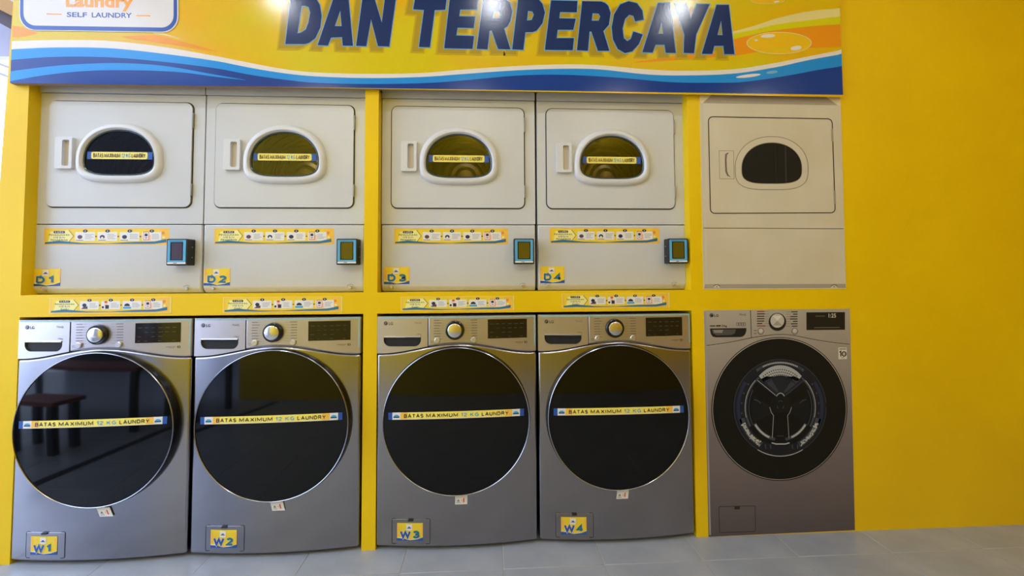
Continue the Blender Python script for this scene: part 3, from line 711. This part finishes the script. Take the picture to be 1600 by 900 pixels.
# letters
G = [
 [[(446.3, 69.2), (451.7, 23.3), (456, -11), (478, -11), (487, -8.5), (495, 0), (500, 8.3), (502.8, 25), (500.8, 43.3), (493, 60), (484, 67), (476.7, 69.2)], [(465, 52.5), (470, 51.7), (478, 46.7), (482.5, 35), (485, 20), (482.5, 11.5), (477, 9.5), (471.5, 9.5)]],
 [[(496.7, 70.8), (512.5, 71.5), (517.5, 59.2), (534.7, 58.3), (535.8, 71.7), (551.7, 72), (544, -9), (524, -10)], [(523.3, 41.3), (534.2, 41.3), (532, 16.7)]],
 [[(556.7, 72), (572.5, 72.5), (580, 30.8), (590.8, 72.5), (608.3, 73), (619.5, -8), (602.5, -8), (596.7, 35.8), (583.5, -8), (567.5, -9)]],
 [[(645.8, 15), (649.5, -7), (698.5, -6), (695.8, 15.8), (679.2, 16.3), (671.7, 74.2), (654.7, 73.7), (662.5, 16.2)]],
 [[(694.2, 75.8), (703.5, -6), (747, -5), (745, 15), (719, 15.3), (717.5, 25.8), (742.5, 26.3), (740, 44.2), (715, 43.7), (712.8, 55.8), (740.8, 56.7), (738.3, 76.7)]],
 [[(745, 76.7), (756, -5), (783, -4.5), (791, 0), (796.7, 5), (800.3, 18.3), (797.5, 33.3), (793, 41), (787.5, 45), (797.5, 77.5), (778.3, 77), (768.3, 48.3), (765, 48.3), (761.7, 77.5)], [(769.2, 29.7), (771.7, 16.7), (780, 17), (783.5, 22.5), (780.8, 29.2)]],
 [[(800.3, 77.5), (810, -3), (836, -2.5), (842, 0), (847.5, 6.7), (851.3, 20), (847.5, 36.7), (838.3, 48.3), (832, 50.5), (820.8, 50.8), (817.5, 78.3)], [(823.3, 32.5), (825, 17.5), (831.5, 18.3), (834.2, 23.3), (830.8, 31.7)]],
 [[(851.3, 78.3), (861, 1), (902, 2), (900.9, 19.7), (875, 19.3), (873.7, 29), (899.4, 29.6), (895.6, 46.9), (871.3, 46.9), (869.4, 60), (896.6, 60), (894.7, 78.8)]],
 [[(901.3, 78.8), (909.7, 2.3), (938.8, 2.8), (945, 5), (950, 9.4), (953.8, 20.6), (951, 39.4), (942.5, 48.8), (951.9, 79.7), (934, 79.7), (923.8, 49.7), (921, 49.7), (918.5, 79.7)], [(924.3, 32.8), (925.6, 21), (935, 21.6), (937.8, 26.3), (935, 32.8)]],
 [[(1005.3, 31), (992.2, 33.8), (989.4, 25.3), (982.8, 23.4), (976.3, 30), (972.5, 45), (974.4, 60), (980, 64.7), (985.6, 61), (989.4, 49.7), (1004, 54.4), (997.8, 69.4), (987.5, 80.6), (976.3, 83.4), (965, 76.9), (957.5, 61.9), (955.6, 43), (959.4, 22.5), (968.8, 7.5), (981.9, 2.3), (995, 5.6), (1003.4, 16.9)]],
 [[(1003.4, 82), (1019.4, 82.5), (1024, 70.3), (1038, 70.3), (1040, 82.9), (1055.4, 83), (1046, 5), (1028, 5)], [(1027.8, 53.4), (1036.3, 53.4), (1033.4, 35.6)]],
 [[(1068, 83), (1084, 83.4), (1087.3, 54.4), (1108.4, 7), (1087.8, 6.8), (1079.4, 31), (1071.9, 6.6), (1054, 6), (1069, 54.4)]],
 [[(1096.2, 84.5), (1112.5, 84.5), (1115.8, 72), (1130, 72), (1131.3, 85), (1147, 85), (1138.3, 8), (1119.2, 8)], [(1120.5, 55.3), (1128.7, 55.3), (1126.3, 32.5)]],
]
for gly in G:
    sh = [[(x-11, y+7) for (x, y) in L] for L in gly]
    for L in sh: p.line(L, 5, bSH2, 4, True)
    p.poly(sh, bSH, 5)
    for L in gly: p.line(L, 2.6, bOL, 6, True)
    p.poly(gly, bNV, 7)
o = p.build('print', ban, (0, YB, 0)); o['label'] = 'dark blue slanted capitals DAN TERPERCAYA over blue waves, white crest and soap bubbles'
# logo panel
p = Print(T=lambda x, y: (Bx(x, y)[0]-ox, Bx(x, y)[1]-oz))
def skew(pts): return [(x, y+.0155*(x-155)) for (x, y) in pts]
p.poly(skew(rrect(31, 279.5, -60, 49.8, 25, 8)), bWH, 8); p.poly(skew(rrect(32.5, 277.5, -58, 48.6, 24, 8)), bBO, 9); p.poly(skew(rrect(38, 272, -53, 42.2, 19, 8)), bm_('banner_logo_ground', (220, 217, 220)), 10)
v, f = textgeo('Laundry', .035)
p.add([(104+105*q[0], 10.4+1.6*q[0]-19*q[1]) for q in v], f, bLO, 11)
v, f = textgeo('SELF', .02); p.add([(105.6+31.5*q[0], 27.0+.5*q[0]-7.6*q[1]) for q in v], f, bBO, 11)
v, f = textgeo('LAUNDRY', .02); p.add([(144.5+62.5*q[0], 27.7+.9*q[0]-7.8*q[1]) for q in v], f, bBO, 11)
p.line([(74, 22.5), (97.5, 23)], 1.7, bLO, 11); p.line([(214, 25), (236, 25.5)], 1.7, bLO, 11)
o = p.build('logo_panel', ban, (0, YB, 0)); o['label'] = 'rounded white logo field with blue border reading Laundry, SELF LAUNDRY'

# ------------------------------------------------------------------ printed posters (flat pictures of a dryer and a washer)
YP = -.0012
def poster(name, corners, label, base):
    c = [px(*q, 0) for q in corners]
    cx = sum(q[0] for q in c)/4; cz = min(q[1] for q in c)
    r = empty(name, (cx, 0, cz), label, 'poster')
    MB().prism([[(q[0]-cx, q[1]-cz) for q in c]], YP, -.0001).build('sheet', base, r)
    P = Print(T=lambda x, y: (px(x, y, YP)[0]-cx, px(x, y, YP)[1]-cz), step=.0002)
    return r, P
pb = noisecol(mat('poster_beige', (206, 198, 176), .45), (201, 192, 166), (211, 204, 186), 2.5)
p_gl = mat('poster_pale', (206, 198, 178), .45); p_gy = mat('poster_grey_beige', (166, 156, 142), .45); p_cr = mat('poster_cream', (226, 214, 180), .45)
p_ln = mat('poster_line', (50, 42, 34), .5); p_fl = mat('poster_faint_line', (128, 116, 98), .5); p_bk = mat('poster_black', (26, 25, 22), .35)
r, P = poster('dryer_poster', [(1093, 147), (1313, 150.5), (1321.5, 451), (1099, 452.5)], 'flat beige printed picture of a dryer pasted on the yellow wall', pb)
P.poly([(1093.6, 147.5), (1313, 151), (1313.3, 164.5), (1094, 161)], p_gy, 1); P.poly([(1093.6, 147.5), (1112, 148), (1098, 161), (1094, 161)], p_cr, 2); P.poly([(1290, 151), (1313, 151), (1313.3, 165), (1308, 164)], p_cr, 2)
P.line([(1097.5, 163), (1104, 448)], 3.2, p_gl, 1)
P.line([(1094, 161.4), (1313, 164.9)], .5, p_gl, 2)
def rr_px(tlx, tly, trx, tr_y, brx, bry, blx, bly, rad, n=6):
    out = []
    C4 = [(Vector((tlx, tly)), Vector((blx, bly)), Vector((trx, tr_y))), (Vector((trx, tr_y)), Vector((tlx, tly)), Vector((brx, bry))), (Vector((brx, bry)), Vector((trx, tr_y)), Vector((blx, bly))), (Vector((blx, bly)), Vector((brx, bry)), Vector((tlx, tly)))]
    for c, a, b in C4:
        p0 = c+(a-c).normalized()*rad; p1 = c+(b-c).normalized()*rad
        for i in range(n+1):
            t = i/n; out.append(tuple(p0*(1-t)**2+c*2*t*(1-t)+p1*t*t))
    return out
dl = rr_px(1106.7, 182.4, 1300, 185.8, 1305, 332.5, 1110, 333.4, 8)
P.line(dl, 1.5, p_ln, 2, True); P.line([(1112, 187), (1114.5, 326)], .8, p_gl, 2)
for (a, b, x) in ((201, 221, 1299.8), (297.6, 318.5, 1303.6)): P.line([(x+.2, a), (x+.8, b)], 3.4, p_gy, 3)
def dpx(cx, cy, a, b1, b2, n=60):
    o_ = []
    for i in range(n):
        t = 2*PI*i/n; c, s = math.cos(t), math.sin(t); e = 2.1 if s < 0 else 3.4
        k = (abs(c)**e+abs(s)**e)**(-1/e); o_.append((cx+a*c*k, cy+(b1 if s < 0 else b2)*s*k))
    return o_
P.line(dpx(1205.6, 262, 57, 48.7, 34.5), .8, p_fl, 2, True); P.poly([dpx(1205.6, 262, 56, 47.7, 33.5)], p_gl, 1)
P.poly([dpx(1205.8, 263, 47.4, 40.4, 24.4)], p_fl, 2); P.poly([dpx(1205.8, 263, 46.6, 39.6, 23.6)], p_bk, 3)
P.poly([(1226, 228), (1228, 229), (1229.5, 286), (1227, 286)], mat('poster_reflection', (56, 54, 48), .4), 4); P.line([(1211, 224), (1213, 286)], .8, mat('poster_reflection2', (42, 40, 36), .4), 4)
P.line([(1146, 235.8), (1123.6, 235.5), (1124.3, 279.2), (1147, 279.6), (1146, 235.8)], .6, p_fl, 2)
P.poly([(1136.5, 238.5), (1133, 241), (1132.4, 250), (1133.2, 268), (1136, 274.5), (1142.5, 277), (1138, 273), (1136, 267), (1135.2, 250), (1136, 242), (1139, 239)], mat('poster_shadow_print', (120, 106, 98), .5), 2)
P.line([(1099, 356.3), (1317.8, 357.5)], .9, p_ln, 2); P.line([(1099, 357.4), (1317.8, 358.6)], .8, p_cr, 2)
P.poly([(1101.5, 444), (1321, 443.6), (1321.3, 450), (1100.5, 451)], p_gy, 2)
for x in (1119.7, 1303): P.poly(ell(x, 449.8, 5, 4.4, 14, PI, 2*PI), p_gl, 4); P.line(ell(x, 449.8, 5.5, 5, 14, 1.15*PI, 1.85*PI), .8, p_ln, 5); P.poly(ell(x, 448, .9, .8, 8), p_ln, 6)
P.line([(1100.5, 451.6), (1321, 450.6)], .9, p_cr, 3)
P.build('print', r, (0, YP, 0))

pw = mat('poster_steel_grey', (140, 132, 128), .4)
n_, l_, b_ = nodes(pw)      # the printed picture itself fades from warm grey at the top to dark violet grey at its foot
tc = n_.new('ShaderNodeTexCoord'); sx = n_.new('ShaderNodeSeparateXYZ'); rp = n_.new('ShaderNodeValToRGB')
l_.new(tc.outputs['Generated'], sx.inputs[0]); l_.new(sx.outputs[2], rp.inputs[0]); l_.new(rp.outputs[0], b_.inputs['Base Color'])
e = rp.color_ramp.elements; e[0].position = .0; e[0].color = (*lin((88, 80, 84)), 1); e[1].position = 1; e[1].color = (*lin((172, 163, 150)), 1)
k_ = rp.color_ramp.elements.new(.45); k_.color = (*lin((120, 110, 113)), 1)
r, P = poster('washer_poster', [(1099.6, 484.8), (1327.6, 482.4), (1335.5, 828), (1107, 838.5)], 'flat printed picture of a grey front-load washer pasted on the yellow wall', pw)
P.line([(1101.5, 487), (1109.5, 836)], 2.6, mat('poster_edge_light', (158, 152, 150), .4), 1)
P.line([(1172.5, 485), (1173.9, 527.8)], .9, p_ln, 2)
sxs = [1103.5+i*(1327.5-1103.5)/40 for i in range(41)]
sm = interp([(1103.5, 540), (1138.7, 535), (1173.7, 527.8), (1203.7, 523.5), (1220, 522.6), (1236, 523.5), (1268.7, 529.8), (1301, 535), (1327.5, 538)], sxs)
P.line(sm, .9, p_ln, 2); P.line([(x, y+1.2) for x, y in sm], .8, mat('poster_seam_light', (176, 168, 156), .4), 2)
p_k = mat('poster_ink', (36, 32, 30), .4); p_s = mat('poster_silver', (190, 184, 174), .35); p_w = mat('poster_white', (216, 210, 196), .4); p_r = mat('poster_red', (150, 50, 44), .4)
def ptext(t, x0, x1, y0, h, m, L, bold=0):
    v, f = textgeo(t, bold); P.add([(x0+(x1-x0)*q[0], y0-h*q[1]) for q in v], f, m, L)
P.poly(ell(1111.6, 492.6, 3.1, 3.1, 20), p_k, 2); P.line(ell(1111.6, 492.6, 1.9, 1.9, 12, PI*.5, 2*PI), .35, p_s, 3)
ptext('LG', 1115.7, 1122.6, 494.8, 3.8, p_k, 2, .02); ptext('ThinQ', 1155, 1165.6, 493, 3.2, p_k, 2)
P.line([(1109.2, 509.3), (1117.5, 509.2)], 1.6, p_k, 2); P.line([(1118.8, 509.2), (1126, 509)], 2.0, p_k, 2); ptext('20kg', 1127, 1136, 510.6, 3.2, p_k, 2, .01)
for i in range(4): P.line(rrect(1151+i*3.6, 1153.8+i*3.6, 504.2, 509, .3, 1), .5, p_k, 2, True)
hd = [(1109.2, 513.2), (1166, 512.6), (1166, 517), (1164.5, 522), (1161, 525.5), (1157, 526.6), (1118, 527.1), (1113.5, 525.8), (1110.8, 522), (1109.6, 517)]
P.poly(hd, p_k, 2); P.poly([(1112, 515), (1150, 514.4), (1148, 521), (1142, 523.5), (1120, 524), (1114, 521)], mat('poster_handle_grey', (84, 78, 74), .4), 3); P.poly([(1114, 515.6), (1130, 515.4), (1128, 520), (1116, 520)], mat('poster_handle_light', (140, 130, 120), .4), 4)
for i in range(7):
    y = 486.8+i*3.75
    P.line([(1182.8, y), (1182.8+random.uniform(8, 13), y-.1)], 1.5, p_r if i in (0, 6) else p_k, 2); P.line([(1195, y), (1201, y)], .35, p_k, 2)
    P.line([(1246-random.uniform(7, 12), y+.4), (1246, y+.3)], 1.5, p_k, 2); P.line([(1228, y+.4), (1235, y+.4)], .35, p_k, 2)
P.poly(ell(1214.5, 503, 13.6, 14, 40), p_k, 3); P.poly(ell(1214.4, 501, 10.8, 11, 40), p_s, 4)
P.poly([(1214.4, 501), (1207, 493.5), (1222, 493.5)], p_w, 5); P.poly([(1214.4, 501), (1207, 508.5), (1222, 508.5)], mat('poster_silver_dark', (158, 150, 140), .35), 5)
for x in (1188.6, 1241.7): P.poly(ell(x, 517.6, 5, 5.3, 24), p_k, 2); P.poly(ell(x, 517.5, 4.5, 4.8, 24), mat('poster_button_rim', (150, 142, 134), .35), 3); P.poly(ell(x, 516.8, 3.2, 3.3, 20), p_s, 4)
P.line([(1178, 516.5), (1182, 516.5)], .8, p_k, 2); P.line([(1178, 521), (1182, 521)], .8, p_k, 2)
P.poly([(1259.8, 488), (1320, 487.6), (1320.2, 515.2), (1260, 515.8)], mat('poster_display', (34, 28, 20), .3), 2)
ptext('1:25', 1294.6, 1306, 496, 6.4, p_w, 3, .01); P.line([(1274, 494), (1289, 493.8)], .7, p_fl, 3); P.line([(1272, 512), (1312, 511.6)], .8, p_fl, 3)
P.poly([(1309.7, 543), (1322.8, 543), (1323.3, 561), (1310, 561.2)], p_w, 2)
P.line([(1311.6, 550.6), (1313.6, 548.8), (1313.6, 557)], 1.7, p_k, 3); P.line(ell(1318.6, 553, 3.1, 3.3, 20), 1.7, p_k, 3, True); P.line([(1316.6, 553), (1320.6, 553)], .8, p_k, 4); P.line([(1311, 545.2), (1321.8, 545.2)], 1.1, p_k, 3); P.line([(1314, 559), (1319, 559)], .7, p_k, 3)
cx, cy = 1217.6, 639.0
P.poly(ell(cx, cy, 106.3, 112.3, 96), p_k, 3); P.poly(ell(cx, cy-.2, 104.6, 110.8, 96), p_s, 4); P.poly(ell(cx, cy, 103.9, 110.0, 96), mat('poster_door_black', (18, 17, 15), .3), 5)
dxc, dyc = 1218.6, 636.5; R1 = 73.5
def arc(rx, ry, a0, a1, wd, m, L, n=24): P.line(ell(dxc, dyc, rx, ry, n, math.radians(a0), math.radians(a1)), wd, m, L)
d1 = mat('poster_drum_dark', (28, 30, 38), .4); d2 = mat('poster_drum_mid', (66, 70, 84), .4); d3 = mat('poster_drum_light', (168, 170, 174), .4); d4 = mat('poster_drum_blue', (40, 46, 74), .4)
P.poly(ell(dxc, dyc, 72.5, 75.5, 64), d1, 6)
arc(72, 75, 0, 360, .7, d2, 7, 64); arc(66, 70, 0, 360, 4.5, d1, 7, 64)
arc(65.5, 69, 150, 215, 5, d4, 8); arc(65.5, 69, -35, 30, 5, d4, 8)
arc(64.5, 70, 235, 305, 4.2, d2, 8); arc(64.5, 70, 245, 295, 2.2, d3, 9)          # top rim
arc(62, 66, 118, 165, 8.5, d2, 8); arc(62, 66, 122, 158, 5.2, d3, 9); arc(62, 66, 15, 62, 8.5, d2, 8); arc(62, 66, 22, 58, 5.2, d3, 9)   # lower glints
arc(70.5, 76, 60, 120, 1.2, d3, 9)
P.poly(ell(dxc, dyc-1, 56, 61, 56), mat('poster_drum_black', (14, 14, 16), .4), 10)
arc(54, 59, 150, 232, 3.2, d2, 11); arc(54, 59, -52, 30, 3.2, d2, 11); arc(55, 60, 165, 225, .9, d3, 12); arc(55, 60, -45, 15, .9, d3, 12); arc(49, 55, 150, 210, 1.1, d2, 11); arc(49, 55, -30, 30, 1.1, d2, 11)
P.poly([(1216, 641), (1176, 618), (1172, 640), (1178, 660)], mat('poster_drum_shade', (20, 21, 26), .4), 11); P.poly([(1221, 641), (1261, 618), (1265, 640), (1259, 660)], mat('poster_drum_shade', (20, 21, 26), .4), 11)
P.line([(1178, 624), (1184, 626), (1188, 630)], 1.2, d2, 12); P.line([(1259, 624), (1253, 626), (1249, 630)], 1.2, d2, 12)
# perforated crescent at the top
ct = ell(dxc, dyc, 50, 66, 24, math.radians(228), math.radians(312)); cb = ell(dxc, dyc+6, 40, 56, 24, math.radians(232), math.radians(308))
P.band(ct, cb, d3, 12)
for ri in range(4):
    for i in range(17):
        a = math.radians(236+i*4.2+(ri % 2)*2.1); rr_ = .95-.052*ri
        P.poly(ell(dxc+48*rr_*math.cos(a)*1.03, dyc+1+ri*.8+63.5*rr_*math.sin(a), 1.0, 1.1, 6), d1, 13)
# lower crescents
arc(46, 50, 100, 150, 5, d2, 12); arc(46, 50, 112, 148, 3, d3, 13); arc(46, 50, 30, 80, 5, d2, 12); arc(46, 50, 32, 68, 3, d3, 13)
# broken glints in the lower rim, faint studs at the sides
for i in range(90):
    a = math.radians(random.choice((random.uniform(20, 62), random.uniform(118, 160)))); q = random.uniform(.94, 1.06)
    P.poly(ell(dxc+62*q*math.cos(a), dyc+66*q*math.sin(a), random.uniform(.5, 1.6), random.uniform(.5, 1.5), 5), random.choice((d1, d2, d2, p_w)), 10)
for a in (160, 172, 186, 200, 214, 326, 340, 354, 8, 20):
    P.poly(ell(dxc+60.5*math.cos(math.radians(a)), dyc+65*math.sin(math.radians(a)), 1.3, 1.6, 6), d2, 9)
for i in range(26):
    a = math.radians(240+i*2.4); P.line([(dxc+62.8*math.cos(a), dyc+68*math.sin(a)), (dxc+66*math.cos(a), dyc+71.8*math.sin(a))], .6, d1, 10)
# paddles and hub
P.poly([(1211, 619), (1181, 596), (1196, 588), (1242, 588), (1256, 596), (1227, 619)], mat('poster_fin', (34, 36, 46), .4), 12)
P.line([(1212, 618), (1183, 594)], .8, d3, 13); P.line([(1226, 618), (1255, 594)], .8, d2, 13)
P.poly([(1213, 613), (1194, 596), (1204, 591), (1216, 611)], mat('poster_fin_sheen', (56, 58, 72), .4), 13); P.poly([(1224, 612), (1238, 592), (1247, 596), (1227, 613)], mat('poster_fin_sheen', (56, 58, 72), .4), 13)
P.poly([(1206, 648), (1232, 648), (1233, 684), (1205, 684)], mat('poster_drum_black', (14, 14, 16), .4), 12)
P.line([(1202, 636), (1204.5, 644), (1208, 649), (1206, 684)], .7, d3, 14); P.line([(1236, 636), (1233.5, 644), (1230, 649), (1232, 684)], .7, d3, 14)
P.poly(ell(1218.8, 630, 15, 15, 30), mat('poster_hub', (20, 20, 22), .4), 13); P.line(ell(1218.8, 626, 7.6, 12, 14, 1.2*PI, 1.8*PI), 1.3, d3, 14)
P.line(ell(1218.8, 629, 3.2, 3.2, 10, 1.1*PI, 1.9*PI), .9, d2, 14); P.line([(1213.5, 634), (1215, 638)], 1, d2, 14); P.line([(1224, 634), (1222.5, 638)], 1, d2, 14)
P.line([(1205, 691.5), (1212, 693.4), (1226, 693.4), (1233, 691.5)], 2, d3, 14); P.line([(1213, 681), (1224, 681)], .9, d2, 14)
for x in (1195, 1203, 1237, 1245): P.line([(x, 694), (x+1, 701)], 1.6, d2, 14)
P.line(rr_px(1123.2, 791.4, 1179.8, 790.4, 1180.3, 830.4, 1124.2, 832.2, 2, 3), .9, p_ln, 2, True); P.poly([(1147.5, 791.4), (1156, 791.2), (1156, 795.6), (1147.6, 795.8)], p_ln, 3)
P.build('print', r, (0, YP, 0))

# ------------------------------------------------------------------ what shows past the wall's left end
def at(x, y, Y): q = px(x, y, Y); return (q[0], Y, q[1])
Yf = 1.0
MRN = mat('maroon_steel', (48, 8, 14), .5)
def beam(name, a, b, hz, dy, m, label, cat):
    a = Vector(a); b = Vector(b)
    mb = MB(); mb.loft([[(q.x, q.y-dy, q.z-hz), (q.x, q.y+dy, q.z-hz), (q.x, q.y+dy, q.z+hz), (q.x, q.y-dy, q.z+hz)] for q in (a, b)])
    return tag(mb.build(name, m, None, bevel=.004), label, cat)
beam('roof_beam', at(-60, -8, Yf), at(60, 58, Yf), .045, .05, MRN, 'dark maroon steel roof beam past the left end of the banner', 'beam')
beam('fascia_board', at(-60, -26, Yf-.1), at(60, 34, Yf-.1), .045, .03, mat('fascia_yellow', (150, 105, 5), .5), 'yellow fascia board above the maroon beam at the far left', 'board')
mb = MB(); a = at(-160, 96, 1.15); b = at(40, 96, 1.15)
PALE = mat('pale_lavender_cladding', (150, 146, 164), .6)
mb.box(a[0], b[0], 1.15, 1.2, at(0, 88, 1.15)[2], at(0, -20, 1.15)[2]); tag(mb.build('awning_panel', PALE), 'pale lavender awning panel under the maroon beam at the far left', 'awning')
for (ya, yb_, lab) in ((95, 107, 'upper white metal rail past the left end of the wall'), (110, 122, 'lower white metal rail past the left end of the wall')):
    mb = MB(); mb.bar(at(-40, ya-10, 2.0), at(40, yb_+8, 2.0), .011, 8); tag(mb.build('metal_rail', mat('white_rail_metal', (120, 120, 140), .4)), lab, 'rail')
mb = MB(); q = at(8, 400, 2.2); mb.box(q[0]-.25, q[0]+.02, 2.0, 2.3, 0, at(0, 330, 2.2)[2]); tag(mb.build('masonry_pillar', mat('weathered_brown', (62, 30, 30), .8), None, bevel=.01), 'low brown pillar outdoors past the left end of the wall', 'pillar')

DKW = mat('dark_shopfront', (58, 54, 58), .7); PCL = mat('pale_column_paint', (150, 156, 170), .6)
mb = MB(); mb.box(-7.2, -1.30, -7.0, -6.8, 0, 5.2); tag(mb.build('street_facade', DKW), 'dark shop facade across the way mirrored behind the table in the door of washer W1', 'wall')
for (x, lab) in ((-4.3, 'left pale column mirrored at the top of washer W1 door'), (-3.5, 'right pale column mirrored at the top of washer W1 door')):
    mb = MB(); mb.box(x-.14, x+.14, -6.3, -6.1, 0, 3.0); tag(mb.build('street_column', PCL), lab, 'column')
def refl_floor(x, y):
    q = px(x, y, -.055); m = Vector((CAM.x, -.11-CAM.y, CAM.z)); d = Vector((q[0], -.055, q[1]))-m; t = -m.z/d.z; return m+d*t
ga, gb = refl_floor(60, 765), refl_floor(250, 688); gd = (gb-ga).normalized(); ga = ga-gd*.3; gb = gb+gd*1.2; gn = Vector((-gd.y, gd.x, 0))*.035
mb = MB(); mb.loft([[(q+gn*s_).to_tuple()[:2]+(z,) for (s_, z) in ((-1, .0005), (1, .0005), (1, .003), (-1, .003))] for q in (ga, gb)])
tag(mb.build('drain_channel', DRK), 'dark drain channel crossing the floor, mirrored in washer W1 door', 'drain')
# ------------------------------------------------------------------ table and bench mirrored in the door of W1
WOOD = noisecol(mat('red_brown_wood', (120, 60, 48), .5), (100, 48, 38), (136, 70, 54), 12, 4, (1, 8, 1))
def table(x, y, w_, d_, h, name, label, cat):
    r = empty(name, (x, y, 0), label, cat)
    MB().box(-w_/2, w_/2, -d_/2, d_/2, h-.035, h).build('tabletop' if h > .6 else 'seat', WOOD, r, bevel=.004)
    for sx in (-1, 1):
        for sy in (-1, 1):
            MB().box(sx*(w_/2-.06)-.03, sx*(w_/2-.06)+.03, sy*(d_/2-.06)-.03, sy*(d_/2-.06)+.03, 0, h-.035).build('leg', BLK, r)
    return r
table(-1.95, -1.9, 1.9, .7, .62, 'wooden_table', 'reddish wooden table with dark legs mirrored in the door of washer W1', 'table')
table(-1.5, -1.1, .5, .32, .42, 'wooden_stool', 'reddish wooden stool mirrored in the lower left of washer W1 door', 'stool')
